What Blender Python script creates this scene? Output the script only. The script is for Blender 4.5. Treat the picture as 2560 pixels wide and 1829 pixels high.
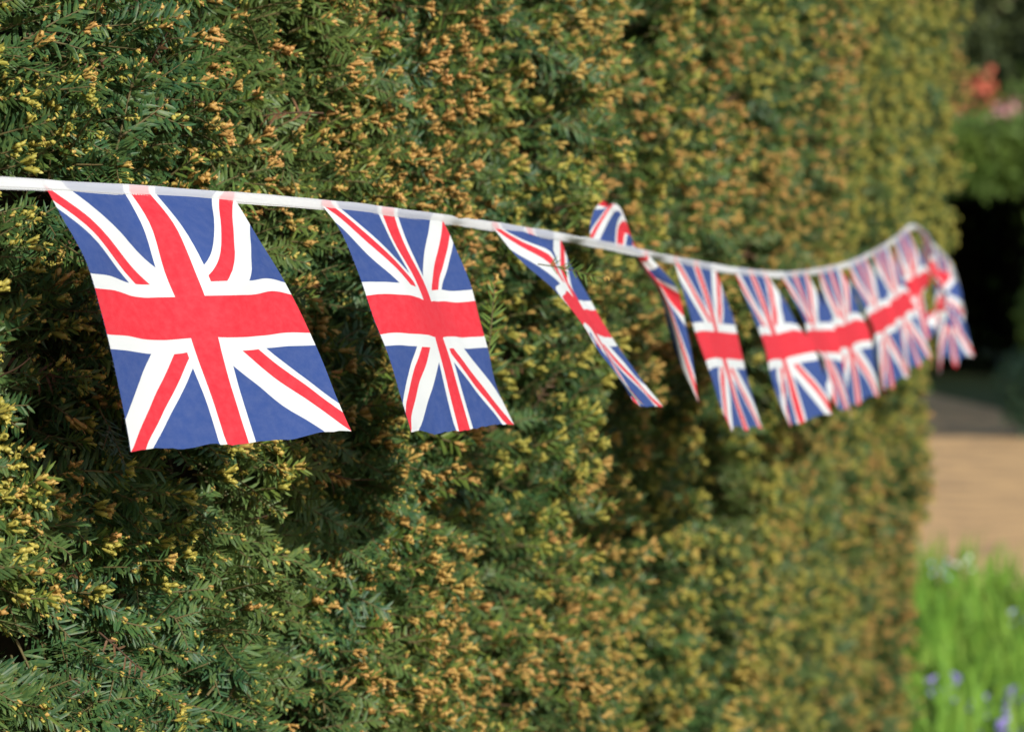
import bpy, math, random
import numpy as np

R = math.radians
rng = np.random.default_rng(7)
random.seed(7)
scene = bpy.context.scene
for o in list(bpy.data.objects):
    bpy.data.objects.remove(o)
col = scene.collection

# ------------------------------------------------------------------ camera
CAM_H = 1.5
FPX, CX, CY, HORIZON = 11000.0, 1280.0, 914.5, 560.0      # in the 2560 x 1829 photograph
PITCH = math.atan((CY - HORIZON) / FPX)
cam_data = bpy.data.cameras.new('camera')
cam = bpy.data.objects.new('camera', cam_data)
col.objects.link(cam)
cam.location = (0, 0, CAM_H)
cam.rotation_euler = (math.pi / 2 - PITCH, 0, 0)
cam_data.sensor_width = 36.0
cam_data.lens = FPX / 2560 * 36
cam_data.clip_start = 0.05
cam_data.clip_end = 2000
cam_data.dof.use_dof = True
cam_data.dof.focus_distance = 3.52
cam_data.dof.aperture_fstop = 12.0
cam_data.dof.aperture_blades = 0
scene.camera = cam

# ------------------------------------------------------------------ sky, sun, exposure
SUN_EL, SUN_AZ = R(27), R(149)          # azimuth clockwise from +Y
world = bpy.data.worlds.new('World')
scene.world = world
world.use_nodes = True
wn = world.node_tree
wn.nodes.clear()
sky = wn.nodes.new('ShaderNodeTexSky')
sky.sky_type = 'NISHITA'
sky.sun_disc = False
sky.sun_elevation = SUN_EL
sky.sun_rotation = SUN_AZ
bg = wn.nodes.new('ShaderNodeBackground')
bg.inputs['Strength'].default_value = 0.12
wo = wn.nodes.new('ShaderNodeOutputWorld')
wn.links.new(sky.outputs[0], bg.inputs[0])
wn.links.new(bg.outputs[0], wo.inputs[0])
sun_data = bpy.data.lights.new('sun', 'SUN')
sun_data.energy = 4.2
sun_data.angle = R(0.53)
sun_data.color = (1.0, 0.955, 0.88)
sun = bpy.data.objects.new('sun', sun_data)
col.objects.link(sun)
sd = np.array([math.sin(SUN_AZ) * math.cos(SUN_EL), math.cos(SUN_AZ) * math.cos(SUN_EL), math.sin(SUN_EL)])
import mathutils
sun.rotation_euler = mathutils.Vector(sd.tolist()).to_track_quat('Z', 'Y').to_euler()
sun.location = (6, -6, 12)
vs = scene.view_settings
vs.view_transform = 'Standard'
vs.look = 'None'
vs.exposure = 0.48
vs.gamma = 1.0
vs.use_curve_mapping = False
scene.render.engine = 'CYCLES'
scene.cycles.max_bounces = 6
scene.cycles.diffuse_bounces = 3
scene.cycles.glossy_bounces = 2
scene.cycles.transmission_bounces = 4
scene.cycles.transparent_max_bounces = 8
scene.cycles.caustics_reflective = False
scene.cycles.caustics_refractive = False
scene.cycles.use_denoising = True


# ------------------------------------------------------------------ helpers
def pix(u, v, y):
    """point at depth y (metres forward) that the photograph shows at (u, v)"""
    d = np.array([(u - CX) / FPX, 1.0, -(v - CY) / FPX])
    c, s = math.cos(PITCH), math.sin(PITCH)
    r = np.array([d[0], d[1] * c + d[2] * s, -d[1] * s + d[2] * c])
    r = r * y / r[1]
    r[2] += CAM_H
    return r


def project(Q):
    Q = np.asarray(Q, float) - np.array([0, 0, CAM_H])
    c, s = math.cos(PITCH), math.sin(PITCH)
    yc = Q[..., 1] * c - Q[..., 2] * s
    zc = Q[..., 1] * s + Q[..., 2] * c
    return CX + FPX * Q[..., 0] / yc, CY - FPX * zc / yc


def link(o, parent=None, label=None, cat=None, group=None, kind=None):
    if o.name not in col.objects:
        col.objects.link(o)
    if parent is not None:
        o.parent = parent
    if label:
        o['label'] = label
    if cat:
        o['category'] = cat
    if group:
        o['group'] = group
    if kind:
        o['kind'] = kind
    return o


def empty(name, loc, **k):
    o = bpy.data.objects.new(name, None)
    o.location = [float(a) for a in loc]
    o.empty_display_size = 0.1
    return link(o, **k)


class MB:
    """collects vertices and faces, then links them as one mesh object"""
    def __init__(self):
        self.v, self.f, self.m, self.uv = [], [], [], []

    def add(self, verts, faces, mat=0):
        o = len(self.v)
        self.v.extend([tuple(map(float, p)) for p in verts])
        self.f.extend([tuple(i + o for i in f) for f in faces])
        self.m.extend([mat] * len(faces))

    def tube(self, pts, rad, n=5, mat=0, cap=True):
        pts = np.asarray(pts, float)
        rad = np.broadcast_to(np.asarray(rad, float), (len(pts),))
        vs_, fs = [], []
        tan = np.gradient(pts, axis=0)
        tan /= np.linalg.norm(tan, axis=1)[:, None] + 1e-12
        ref = np.array([0, 0, 1.0]) if abs(tan[0][2]) < .8 else np.array([1.0, 0, 0])
        for i, (p, t) in enumerate(zip(pts, tan)):
            a = np.cross(t, ref); a /= np.linalg.norm(a) + 1e-12
            b = np.cross(a, t)
            for k in range(n):
                th = 2 * math.pi * k / n
                vs_.append(p + rad[i] * (math.cos(th) * a + math.sin(th) * b))
        for i in range(len(pts) - 1):
            for k in range(n):
                fs.append((i * n + k, i * n + (k + 1) % n, (i + 1) * n + (k + 1) % n, (i + 1) * n + k))
        if cap:
            fs.append(tuple(range(n))[::-1])
            fs.append(tuple(range((len(pts) - 1) * n, len(pts) * n)))
        self.add(vs_, fs, mat)

    def mesh(self, name, mats, smooth=True):
        me = bpy.data.meshes.new(name)
        me.from_pydata(self.v, [], self.f)
        for m in (mats if isinstance(mats, (list, tuple)) else [mats]):
            me.materials.append(m)
        me.polygons.foreach_set('material_index', self.m)
        me.polygons.foreach_set('use_smooth', [smooth] * len(self.f))
        me.update()
        return me

    def build(self, name, mats, smooth=True, **k):
        return link(bpy.data.objects.new(name, self.mesh(name, mats, smooth)), **k)


def value_noise(x, y, seed=0):
    """smooth 2-D value noise in -1..1"""
    g = np.random.default_rng(1000 + seed).uniform(-1, 1, (64, 64))
    x = np.asarray(x, float); y = np.asarray(y, float)
    xi = np.floor(x).astype(int); yi = np.floor(y).astype(int)
    fx = x - xi; fy = y - yi
    fx = fx * fx * (3 - 2 * fx); fy = fy * fy * (3 - 2 * fy)
    a = g[xi % 64, yi % 64]; b = g[(xi + 1) % 64, yi % 64]
    c = g[xi % 64, (yi + 1) % 64]; d = g[(xi + 1) % 64, (yi + 1) % 64]
    return (a * (1 - fx) + b * fx) * (1 - fy) + (c * (1 - fx) + d * fx) * fy


# ------------------------------------------------------------------ materials
class NT:
    def __init__(self, name):
        self.mat = bpy.data.materials.new(name)
        self.mat.use_nodes = True
        self.t = self.mat.node_tree
        self.t.nodes.clear()
        self.out = self.n('ShaderNodeOutputMaterial')

    def n(self, kind, **kw):
        nd = self.t.nodes.new(kind)
        for k, v in kw.items():
            setattr(nd, k, v)
        return nd

    def l(self, a, b):
        self.t.links.new(a, b)

    def put(self, sock, v):
        if isinstance(v, bpy.types.NodeSocket):
            self.l(v, sock)
        else:
            sock.default_value = v

    def math(self, op, a, b=0.0, clamp=False):
        nd = self.n('ShaderNodeMath', operation=op, use_clamp=clamp)
        self.put(nd.inputs[0], a)
        self.put(nd.inputs[1], b)
        return nd.outputs[0]

    def mix(self, f, a, b):
        nd = self.n('ShaderNodeMix', data_type='RGBA')
        self.put(nd.inputs[0], f)
        for s, v in ((nd.inputs[6], a), (nd.inputs[7], b)):
            if isinstance(v, tuple):
                v = (*v, 1.0) if len(v) == 3 else v
            self.put(s, v)
        return nd.outputs[2]

    def noise(self, scale, detail=3.0, vec=None, rough=0.55):
        nd = self.n('ShaderNodeTexNoise')
        nd.inputs['Scale'].default_value = scale
        nd.inputs['Detail'].default_value = detail
        nd.inputs['Roughness'].default_value = rough
        if vec is not None:
            self.l(vec, nd.inputs['Vector'])
        return nd.outputs['Fac']

    def ramp(self, f, lo, hi):
        nd = self.n('ShaderNodeMapRange')
        nd.inputs['From Min'].default_value = lo
        nd.inputs['From Max'].default_value = hi
        self.put(nd.inputs['Value'], f)
        return nd.outputs[0]

    def pos(self):
        return self.n('ShaderNodeNewGeometry').outputs['Position']

    def objpos(self):
        return self.n('ShaderNodeTexCoord').outputs['Object']

    def rand(self):
        return self.n('ShaderNodeObjectInfo').outputs['Random']

    def bump(self, h, strength, dist):
        nd = self.n('ShaderNodeBump')
        nd.inputs['Strength'].default_value = strength
        nd.inputs['Distance'].default_value = dist
        self.l(h, nd.inputs['Height'])
        return nd.outputs[0]

    def surf(self, color, rough=0.6, spec=0.5, normal=None, transl=0.0, tcol=None, sheen=0.0, clear=0.0):
        b = self.n('ShaderNodeBsdfPrincipled')
        self.put(b.inputs['Base Color'], (*color, 1) if isinstance(color, tuple) else color)
        self.put(b.inputs['Roughness'], rough)
        b.inputs['Specular IOR Level'].default_value = spec
        if sheen:
            b.inputs['Sheen Weight'].default_value = sheen
        if normal is not None:
            self.l(normal, b.inputs['Normal'])
        o = b.outputs[0]
        if transl:
            t = self.n('ShaderNodeBsdfTranslucent')
            c = tcol if tcol is not None else color
            self.put(t.inputs['Color'], (*c, 1) if isinstance(c, tuple) else c)
            m = self.n('ShaderNodeMixShader')
            m.inputs[0].default_value = transl
            self.l(o, m.inputs[1])
            self.l(t.outputs[0], m.inputs[2])
            o = m.outputs[0]
        if clear:
            t = self.n('ShaderNodeBsdfTransparent')
            m = self.n('ShaderNodeMixShader')
            m.inputs[0].default_value = clear
            self.l(o, m.inputs[1])
            self.l(t.outputs[0], m.inputs[2])
            o = m.outputs[0]
        self.l(o, self.out.inputs[0])
        return self.mat


def needle_material(name, dark, mid, light, transl=0.22, rough=0.46):
    k = NT(name)
    r = k.rand()
    f = k.noise(3.2, 2.0, k.pos())
    c = k.mix(r, dark, mid)
    c = k.mix(k.math('MULTIPLY', k.ramp(f, 0.48, 0.76), .6), c, light)
    f2 = k.noise(160.0, 2.0, k.pos())
    c = k.mix(k.math('MULTIPLY', k.ramp(f2, 0.45, 0.78), .8), c, light)
    return k.surf(c, rough, 0.30, None, transl, light)


M = {}
M['needle'] = needle_material('yew_needle', (0.018, 0.066, 0.028), (0.050, 0.114, 0.033), (0.145, 0.185, 0.042))
M['young_needle'] = needle_material('young_yew_needle', (0.060, 0.135, 0.030), (0.120, 0.190, 0.036), (0.21, 0.25, 0.05), 0.3)
M['dead_needle'] = needle_material('dry_yew_needle', (0.060, 0.034, 0.018), (0.11, 0.062, 0.028), (0.17, 0.080, 0.030), 0.15, 0.6)
k = NT('yew_stem')
M['stem'] = k.surf(k.mix(k.noise(60, 2, k.pos()), (0.05, 0.055, 0.018), (0.13, 0.09, 0.035)), 0.7, 0.3)
k = NT('yew_twig_bark')
M['bark'] = k.surf(k.mix(k.noise(90, 3, k.pos()), (0.035, 0.022, 0.014), (0.11, 0.06, 0.035)), 0.85, 0.2)
k = NT('yew_bud')
cc = k.mix(k.rand(), (0.54, 0.36, 0.095), (0.60, 0.32, 0.105))
cc = k.mix(k.ramp(k.noise(2.1, 2, k.pos()), 0.42, 0.62), cc, (0.50, 0.42, 0.090))
cc = k.mix(k.ramp(k.noise(420, 2, k.pos()), 0.35, 0.75), cc, (0.34, 0.18, 0.060))
M['bud'] = k.surf(cc, 0.55, 0.35, None, 0.2, (0.45, 0.26, 0.05))
k = NT('yew_yellow_bud')
cc = k.mix(k.rand(), (0.36, 0.34, 0.060), (0.50, 0.42, 0.085))
cc = k.mix(k.ramp(k.noise(420, 2, k.pos()), 0.4, 0.8), cc, (0.24, 0.22, 0.05))
M['ybud'] = k.surf(cc, 0.5, 0.35, None, 0.2, (0.4, 0.34, 0.05))
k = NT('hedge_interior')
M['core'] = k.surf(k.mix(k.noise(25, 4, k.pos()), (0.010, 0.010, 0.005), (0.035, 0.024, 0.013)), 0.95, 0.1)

# ------------------------------------------------------------------ the hedge's plan
HP = np.array([(-1.62, -0.3), (-1.34, 0.5), (-1.03, 1.5), (-0.70, 2.4), (-0.415, 3.3), (-0.262, 3.72), (-0.118, 4.16), (0.006, 4.6),
               (0.112, 5.05), (0.203, 5.5), (0.291, 5.95), (0.456, 6.86), (0.610, 7.77), (0.755, 8.6), (0.905, 9.4), (1.0, 9.95)])


def catmull(K, n):
    K = np.asarray(K, float)
    Pd = np.vstack([2 * K[0] - K[1], K, 2 * K[-1] - K[-2]])
    out = []
    for i in range(len(K) - 1):
        p0, p1, p2, p3 = Pd[i:i + 4]
        for t in np.arange(n) / n:
            out.append(.5 * (2 * p1 + (p2 - p0) * t + (2 * p0 - 5 * p1 + 4 * p2 - p3) * t * t + (3 * p1 - p0 - 3 * p2 + p3) * t ** 3))
    out.append(K[-1])
    return np.array(out)


def resample(C, step):
    L = np.concatenate([[0], np.cumsum(np.linalg.norm(np.diff(C, axis=0), axis=1))])
    s = np.arange(0, L[-1], step)
    return np.stack([np.interp(s, L, C[:, k]) for k in range(C.shape[1])], 1), s


front, _ = resample(catmull(HP, 24), 0.02)
w = np.hanning(41); w /= w.sum()
pad = np.vstack([2 * front[0] - front[20:0:-1], front, 2 * front[-1] - front[-2:-22:-1]])
front = np.stack([np.convolve(pad[:, k], w, 'valid') for k in range(2)], 1)
S_FRONT = 0.02 * (len(front) - 1)
# round the far end and run a little of the end face and the back
t_end = front[-1] - front[-3]; t_end /= np.linalg.norm(t_end)
n_end = np.array([t_end[1], -t_end[0]])
rc = 0.16
corner = [front[-1] - n_end * rc + rc * (n_end * math.cos(a) + t_end * math.sin(a)) for a in np.linspace(0, math.pi / 2, 14)[1:]]
endface = [corner[-1] - n_end * d for d in np.arange(0.02, 0.75, 0.02)]
plan = np.vstack([front, corner, endface])
plan, S = resample(plan, 0.02)
tan2 = np.gradient(plan, axis=0); tan2 /= np.linalg.norm(tan2, axis=1)[:, None]
nor2 = np.stack([tan2[:, 1], -tan2[:, 0]], 1)
HEDGE_TOP = 2.25


def at_s(s):
    s = np.clip(s, 0, S[-1])
    f = lambda A: np.stack([np.interp(s, S, A[:, k]) for k in range(2)], -1)
    return f(plan), f(tan2), f(nor2)


def relief(s, z):
    """how far the clipped face stands in or out: upright swellings with clefts between them, and a foot that is cut back"""
    far = np.clip((s - 3.6) / 1.6, 0.15, 1.0)
    wob = .05 * value_noise(s * 1.5, z * 2.2, 5)
    r = 0.050 * far * value_noise((s + wob) * 5.2, z * .35, 1)
    r = r + 0.018 * value_noise((s + wob) * 12.5, z * .9, 2) * far
    r = r + (0.010 + 0.016 * np.clip((s - 4.5) / .8, 0, 1)) * value_noise(s * 22.0, z * 20.0, 3)
    furrow = np.exp(-(value_noise((s + wob) * 3.6 + 9, z * .40, 4) / .20) ** 2) * (.65 + .35 * value_noise(s * 6, z * 5, 6))
    r = r - 0.15 * furrow * np.clip((s - 4.3) / 1.0, .10, 1)
    # the near stretch swells below the bunting
    r = r + .034 * np.exp(-((z - 1.30) / .13) ** 2) * np.clip((5.3 - s) / .6, 0, 1) * np.clip((s - 3.3) / .4, 0, 1)
    r = r + np.interp(z, [0, .35, .8, 1.15, 1.5, 2.3], [-.16, -.12, -.08, -.055, 0.0, 0.02]) * np.clip((s - 4.0) / 3.0, .2, 1)
    return r


def hedge_frame(s, z):
    p, t, n = at_s(s)
    d = relief(s, z)
    P = np.concatenate([p + n * d[:, None], z[:, None]], 1)
    T = np.concatenate([t, np.zeros((len(s), 1))], 1)
    N = np.concatenate([n, np.zeros((len(s), 1))], 1)
    return P, T, N


# ------------------------------------------------------------------ yew sprigs: shapes
def unit(v):
    return v / (np.linalg.norm(v) + 1e-12)


def add_needle(mb, base, d, flat, length, width, bend, mat):
    """a narrow folded blade, pointed, slightly curved"""
    d = unit(d)
    side = unit(np.cross(flat, d))
    up = np.cross(d, side)
    ts = (0.0, 0.18, 0.72, 1.0)
    ws = (0.25, 0.95, 0.82, 0.06)
    vs_ = []
    for t, ww in zip(ts, ws):
        c = base + d * (length * t) - up * (bend * length * t * t)
        h = width * ww * 0.5
        vs_ += [c - side * h - up * h * 0.3, c, c + side * h - up * h * 0.3]
    fs = []
    for i in range(3):
        a = i * 3
        fs += [(a, a + 1, a + 4, a + 3), (a + 1, a + 2, a + 5, a + 4)]
    mb.add(vs_, fs, mat)


def add_bud(mb, base, d, length, rad, mat, r_):
    d = unit(d)
    a = unit(np.cross(d, np.array([0.3, 0.5, 0.8])))
    b = np.cross(d, a)
    n = 5
    rows = [(0, .5), (.30, .95), (.80, 1.0), (1.0, .45)]
    vs_, fs = [], []
    for t, rr in rows:
        for q in range(n):
            th = 2 * math.pi * q / n + t
            vs_.append(base + d * length * t + rad * rr * (math.cos(th) * a + math.sin(th) * b) * r_.uniform(.8, 1.2))
    for i in range(3):
        for q in range(n):
            fs.append((i * n + q, i * n + (q + 1) % n, (i + 1) * n + (q + 1) % n, (i + 1) * n + q))
    fs.append(tuple(range(3 * n, 4 * n)))
    mb.add(vs_, fs, mat)
    for q in range(4):                       # the first tiny leaves breaking out of the bud
        th = 2 * math.pi * q / 4 + r_.uniform(0, 1)
        o = math.cos(th) * a + math.sin(th) * b
        add_needle(mb, base + d * length * r_.uniform(.5, .75) + o * rad * .8, d + o * r_.uniform(.2, .7), o, length * r_.uniform(.30, .50), rad * 1.0, -.1, mat)


def shoot(mb, start, d, flat, L, pairs, nl, r_, m_needle=0, m_stem=1, sag=.12, ang=1.02, spread=0.16, miss=.08, taper=True, width=.0023):
    """one stem along d with two ranks of needles lying in the plane whose normal is flat"""
    d = unit(d); side = unit(np.cross(flat, d)); up = np.cross(d, side)
    curve = r_.uniform(-.12, .12)
    P = lambda t: start + d * L * t - up * sag * L * t * t + side * curve * L * t * t
    mb.tube([P(t) for t in (0, .35, .7, 1)], [.0011, .0010, .0008, .0005], 4, m_stem, False)
    for i in range(pairs):
        t = .10 + .90 * (i + .5) / pairs
        for sg in (-1, 1):
            if r_.random() < miss:
                continue
            tt = t + r_.uniform(-.4, .4) / pairs
            env = (1.0 - .45 * max(0, (tt - .6) / .4) - .25 * max(0, (.2 - tt) / .2)) if taper else 1.0
            a = ang * (1 - .45 * max(0, tt - .55)) + r_.normal(0, .18)
            dd = d * math.cos(a) + side * sg * math.sin(a) + up * r_.normal(.10, spread + .10)
            add_needle(mb, P(min(tt, 1)), dd, up + side * r_.normal(0, .3) + d * r_.normal(0, .15), nl * env * r_.uniform(.85, 1.12), width * r_.uniform(.85, 1.15), r_.uniform(-.05, .26), m_needle)
    return P(1.0), unit(P(1.0) - P(.9)), up, side


SPRIG_MATS = [M['needle'], M['stem'], M['bud'], M['ybud'], M['young_needle'], M['dead_needle'], M['bark']]
X, Zv = np.array([1.0, 0, 0]), np.array([0, 0, 1.0])


def leafy(seed):
    """flat spray of dark needles, in some with one or two side shoots; the base at the origin, the tip along +X"""
    r_ = np.random.default_rng(seed); mb = MB()
    L = r_.uniform(.058, .078)
    tip, d, up, side = shoot(mb, np.zeros(3), X, Zv, L, int(L / .0038), r_.uniform(.0165, .0195), r_, width=.0027)
    if seed % 2:
        for sg in ((-1,) if seed % 4 == 1 else (-1, 1)):
            st = X * L * r_.uniform(.25, .5)
            dd = X * math.cos(.75) + np.array([0, 1.0, 0]) * sg * math.sin(.75) + Zv * r_.uniform(-.2, .25)
            shoot(mb, st, dd, Zv + np.array([0, 1.0, 0]) * r_.normal(0, .3), L * r_.uniform(.5, .65), 9, .0150, r_, width=.0025)
    for q in range(2):
        add_bud(mb, tip + r_.normal(0, .0012, 3), d + r_.normal(0, .3, 3), r_.uniform(.0030, .0042), .0011, 2 if q else 3, r_)
    if seed % 3 == 0:                        # pollen buds under the needles
        for q in range(7):
            t = r_.uniform(.25, .95)
            add_bud(mb, X * L * t - Zv * (.12 * L * t * t + .001), np.array([.4, r_.choice([-1, 1]) * .6, -.5]), .0042, .0016, 3, r_)
    return mb


def budding(seed, yellow):
    """short shoot that ends in a cluster of opening buds"""
    r_ = np.random.default_rng(seed); mb = MB()
    L = r_.uniform(.022, .032)
    tip, d, up, side = shoot(mb, np.zeros(3), X, Zv, L, 8, .0145, r_, 4 if seed % 3 == 0 else 0, 1, .05, .85, .55, .1, False, .0025)
    bm = 3 if yellow else 2
    n = 2 + seed % 3
    for q in range(n):
        th = 2 * math.pi * q / n + r_.uniform(0, .6)
        o = np.array([0, math.cos(th), math.sin(th)])
        spread = 0.0 if q == 0 else r_.uniform(.15, .55)
        base = tip - d * r_.uniform(0, .012) + o * (.0005 if q == 0 else r_.uniform(.0015, .0040))
        add_bud(mb, base, d + o * spread, r_.uniform(.0075, .0130), r_.uniform(.0018, .0025), bm, r_)
    return mb


def dead(seed):
    r_ = np.random.default_rng(seed); mb = MB()
    shoot(mb, np.zeros(3), X, Zv, .055, 10, .014, r_, 5, 6, .1, 1.0, .4, .35)
    return mb


def bare_twig(seed):
    r_ = np.random.default_rng(seed); mb = MB()
    def br(p, d, L, rad, dep):
        pts = [p]; dd = d
        for i in range(4):
            dd = unit(dd + r_.normal(0, .18, 3)); pts.append(pts[-1] + dd * L / 4)
        mb.tube(pts, np.linspace(rad, rad * .55, 5), 4, 6, False)
        if dep:
            for i in (2, 3, 4):
                br(pts[i], unit(dd + r_.normal(0, .6, 3)), L * .55, rad * .55, dep - 1)
    br(np.zeros(3), X, .11, .0028, 2)
    for q in range(14):
        add_needle(mb, X * r_.uniform(.03, .1) + r_.normal(0, .01, 3), r_.normal(0, 1, 3), r_.normal(0, 1, 3), .014, .0022, .1, 5)
    return mb


def long_shoot(seed):
    """free shoot with fresh green needles, standing clear of the clipped face"""
    r_ = np.random.default_rng(seed); mb = MB()
    tip, d, up, side = shoot(mb, np.zeros(3), X, Zv, .085, 17, .018, r_, 4, 1, .1, .95, .25)
    for q in range(3):
        add_bud(mb, tip + r_.normal(0, .002, 3), d + r_.normal(0, .4, 3), .006, .0018, 2, r_)
    return mb


SHAPES = []          # (part name, mesh)
for q in range(6):
    SHAPES.append(('leafy_sprig', leafy(q).mesh('leafy_sprig', SPRIG_MATS)))
for q in range(5):
    SHAPES.append(('budding_tip', budding(20 + q, False).mesh('budding_tip', SPRIG_MATS)))
for q in range(3):
    SHAPES.append(('budding_tip', budding(30 + q, True).mesh('budding_tip', SPRIG_MATS)))
for q in range(2):
    SHAPES.append(('dry_sprig', dead(40 + q).mesh('dry_sprig', SPRIG_MATS)))
for q in range(2):
    SHAPES.append(('bare_twig', bare_twig(50 + q).mesh('bare_twig', SPRIG_MATS)))
SHAPES.append(('free_shoot', long_shoot(60).mesh('free_shoot', SPRIG_MATS)))
LEAFY, ORANGE, YELLOW, DEAD, TWIG, FREE = range(0, 6), range(6, 11), range(11, 14), range(14, 16), range(16, 18), 18


def basis_euler(D, Fl):
    """Euler angles of frames whose X axis is D and whose Z axis lies as near Fl as it can"""
    D = D / np.linalg.norm(D, axis=1)[:, None]
    Yv = np.cross(Fl, D); Yv /= np.linalg.norm(Yv, axis=1)[:, None] + 1e-9
    Zz = np.cross(D, Yv)
    ry = -np.arcsin(np.clip(D[:, 2], -1, 1))
    rx = np.arctan2(Yv[:, 2], Zz[:, 2])
    rz = np.arctan2(D[:, 1], D[:, 0])
    return np.stack([rx, ry, rz], 1)


# ------------------------------------------------------------------ where the sprigs grow
pts_, dir_, fla_, sca_, idx_, out_ = [], [], [], [], [], []


def emit(P, D, Fl, sc, idx, outer):
    pts_.append(P); dir_.append(D); fla_.append(Fl); sca_.append(sc); idx_.append(idx); out_.append(outer)


def budness(s, z):
    """share of tips in bud: few low down at the near end, many further along"""
    b = np.interp(s, [0, 3.9, 4.4, 4.9, 5.6, 7, 12], [.28, .31, .52, .84, .94, .96, .96])
    low = np.clip((1.36 - z) / .12, 0, 1) * np.clip((4.9 - s) / .4, 0, 1)
    b = b * (1 - .82 * low)
    return np.clip(b + .30 * value_noise(s * 3.1, z * 4.2, 8) + .30 * value_noise(s * 7., z * .9, 14), .04, .96)


def grow(s0, s1, z0, z1, tufts, inner, big=1.0):
    area = (s1 - s0) * (z1 - z0)
    # tufts: a few shoots radiating from one branch end near the face
    n = int(area * tufts)
    s = rng.uniform(s0, s1, n); z = rng.uniform(z0, z1, n)
    P, T, N = hedge_frame(s, z)
    up = np.array([0, 0, 1.0])
    bud = rng.random(n) < budness(s, z)
    depth = rng.uniform(-.030, .006, n) * big
    low = np.clip((1.40 - z) / .12, 0, 1) * np.clip((5.0 - s) / .5, 0, 1)
    ax_u = .22 - .45 * low + .45 * value_noise(s * 6, z * 6, 20) + rng.normal(0, .22, n)
    ax_t = -.05 + .45 * value_noise(s * 6, z * 6, 21) + rng.normal(0, .28, n)
    axis = N * 1.0 + up * ax_u[:, None] + T * ax_t[:, None]
    axis /= np.linalg.norm(axis, axis=1)[:, None]
    # leafy sprays of the tuft
    for rep in range(3):
        keep = np.ones(n, bool) if rep < 1 else (rng.random(n) < .6 if rep < 2 else ~bud)
        m = keep.sum()
        D = axis[keep] + rng.normal(0, .30, (m, 3)); D /= np.linalg.norm(D, axis=1)[:, None]
        Fl = up * .65 + N[keep] * rng.uniform(.1, .5, m)[:, None] - T[keep] * rng.uniform(.1, .9, m)[:, None] + rng.normal(0, .32, (m, 3))
        sc = rng.uniform(.62, 1.12, m) * big * np.interp(s[keep], [4.4, 5.2], [1.16, 1.0])
        back = np.where(bud[keep], .022, .006) * big
        base = P[keep] + N[keep] * (depth[keep] - back)[:, None] - D * (.064 * sc)[:, None] + rng.normal(0, .008, (m, 3))
        idx = rng.choice(LEAFY, m)
        dry = .03 + .32 * np.exp(-((s[keep] - 5.25) / .28) ** 2 - ((z[keep] - 1.36) / .12) ** 2)
        idx = np.where(rng.random(m) < dry, rng.choice(DEAD, m), idx)
        emit(base, D, Fl, sc, idx, depth[keep] - back)
    # budding tips of the tuft
    for rep in range(3):
        keep = bud & (rng.random(n) < (1, .9, .7)[rep])
        m = keep.sum()
        D = N[keep] + .45 * axis[keep] + rng.normal(0, .27, (m, 3)) + up * .05; D /= np.linalg.norm(D, axis=1)[:, None]
        sc = rng.uniform(.75, 1.25, m) * big
        base = P[keep] + N[keep] * depth[keep][:, None] - D * (.030 * sc)[:, None] + rng.normal(0, .010, (m, 3)) * big * np.array([1, 1, 1.3])
        yel = value_noise(s[keep] * 2.6, z[keep] * 3.3, 9) + rng.normal(0, .25, m) - np.interp(s[keep], [0, 4.0, 4.8, 5.6, 6.6, 8], [-.25, -.15, .35, .25, -.10, -.25]) > .2
        idx = np.where(yel, rng.choice(YELLOW, m), rng.choice(ORANGE, m))
        emit(base, D, rng.normal(0, 1, (m, 3)), sc, idx, depth[keep])
    # scattered shoots behind, and the bare twigs of the inside
    n = int(area * inner)
    s = rng.uniform(s0, s1, n); z = rng.uniform(z0, z1, n)
    P, T, N = hedge_frame(s, z)
    D = N + rng.normal(0, .65, (n, 3)); D /= np.linalg.norm(D, axis=1)[:, None]
    dep = rng.uniform(-.085, -.028, n) * big
    sc = rng.uniform(.8, 1.2, n) * big
    idx = rng.choice(LEAFY, n)
    q = rng.random(n)
    idx = np.where(q < .14, rng.choice(DEAD, n), idx)
    idx = np.where(q < .03, rng.choice(TWIG, n), idx)
    dep = np.where(q < .03, dep - .05, dep)
    emit(P + N * dep[:, None] - D * (.055 * sc)[:, None], D, np.array([0, 0, 1.0]) + rng.normal(0, .5, (n, 3)), sc, idx, dep)


# s = 0 lies beside the camera; flag one hangs at about s = 3.9
S_OF_Y = lambda y: float(np.interp(y, plan[:np.argmax(plan[:, 1]), 1], S[:np.argmax(plan[:, 1])]))
sA, sB, sC, sD = S_OF_Y(3.0), S_OF_Y(4.3), S_OF_Y(6.6), S[-1]
grow(sA, sB, 1.0, 1.85, 1000, 480)
grow(sB, sC, .85, 1.95, 980, 300)
grow(sC, sD, .2, 2.1, 860, 200)
grow(sA, sB, 0.05, 1.0, 420, 500, 1.5)
grow(sA, sB, 1.85, HEDGE_TOP, 420, 500, 1.5)
grow(sB, sC, 0.05, .85, 420, 450, 1.5)
grow(sB, sC, 1.95, HEDGE_TOP, 420, 450, 1.5)
grow(sC, sD, 0.03, .2, 420, 450, 1.4)
grow(sC, sD, 2.1, HEDGE_TOP, 420, 450, 1.4)
grow(0.2, sA, 0.05, HEDGE_TOP, 330, 380, 1.7)
# the flat top
n = 7000
s = rng.uniform(0.2, S[-1] - .75, n); inn = rng.uniform(0, .7, n)
P, T, N = hedge_frame(s, np.full(n, HEDGE_TOP))
D = np.array([0, 0, 1.0]) + rng.normal(0, .5, (n, 3)); D /= np.linalg.norm(D, axis=1)[:, None]
sc = rng.uniform(1.1, 1.7, n)
emit(P - N * inn[:, None] - D * .06 * sc[:, None] + np.array([0, 0, .02]), D, rng.normal(0, 1, (n, 3)), sc, rng.choice(list(LEAFY) + list(ORANGE), n), np.full(n, -.05))

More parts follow.
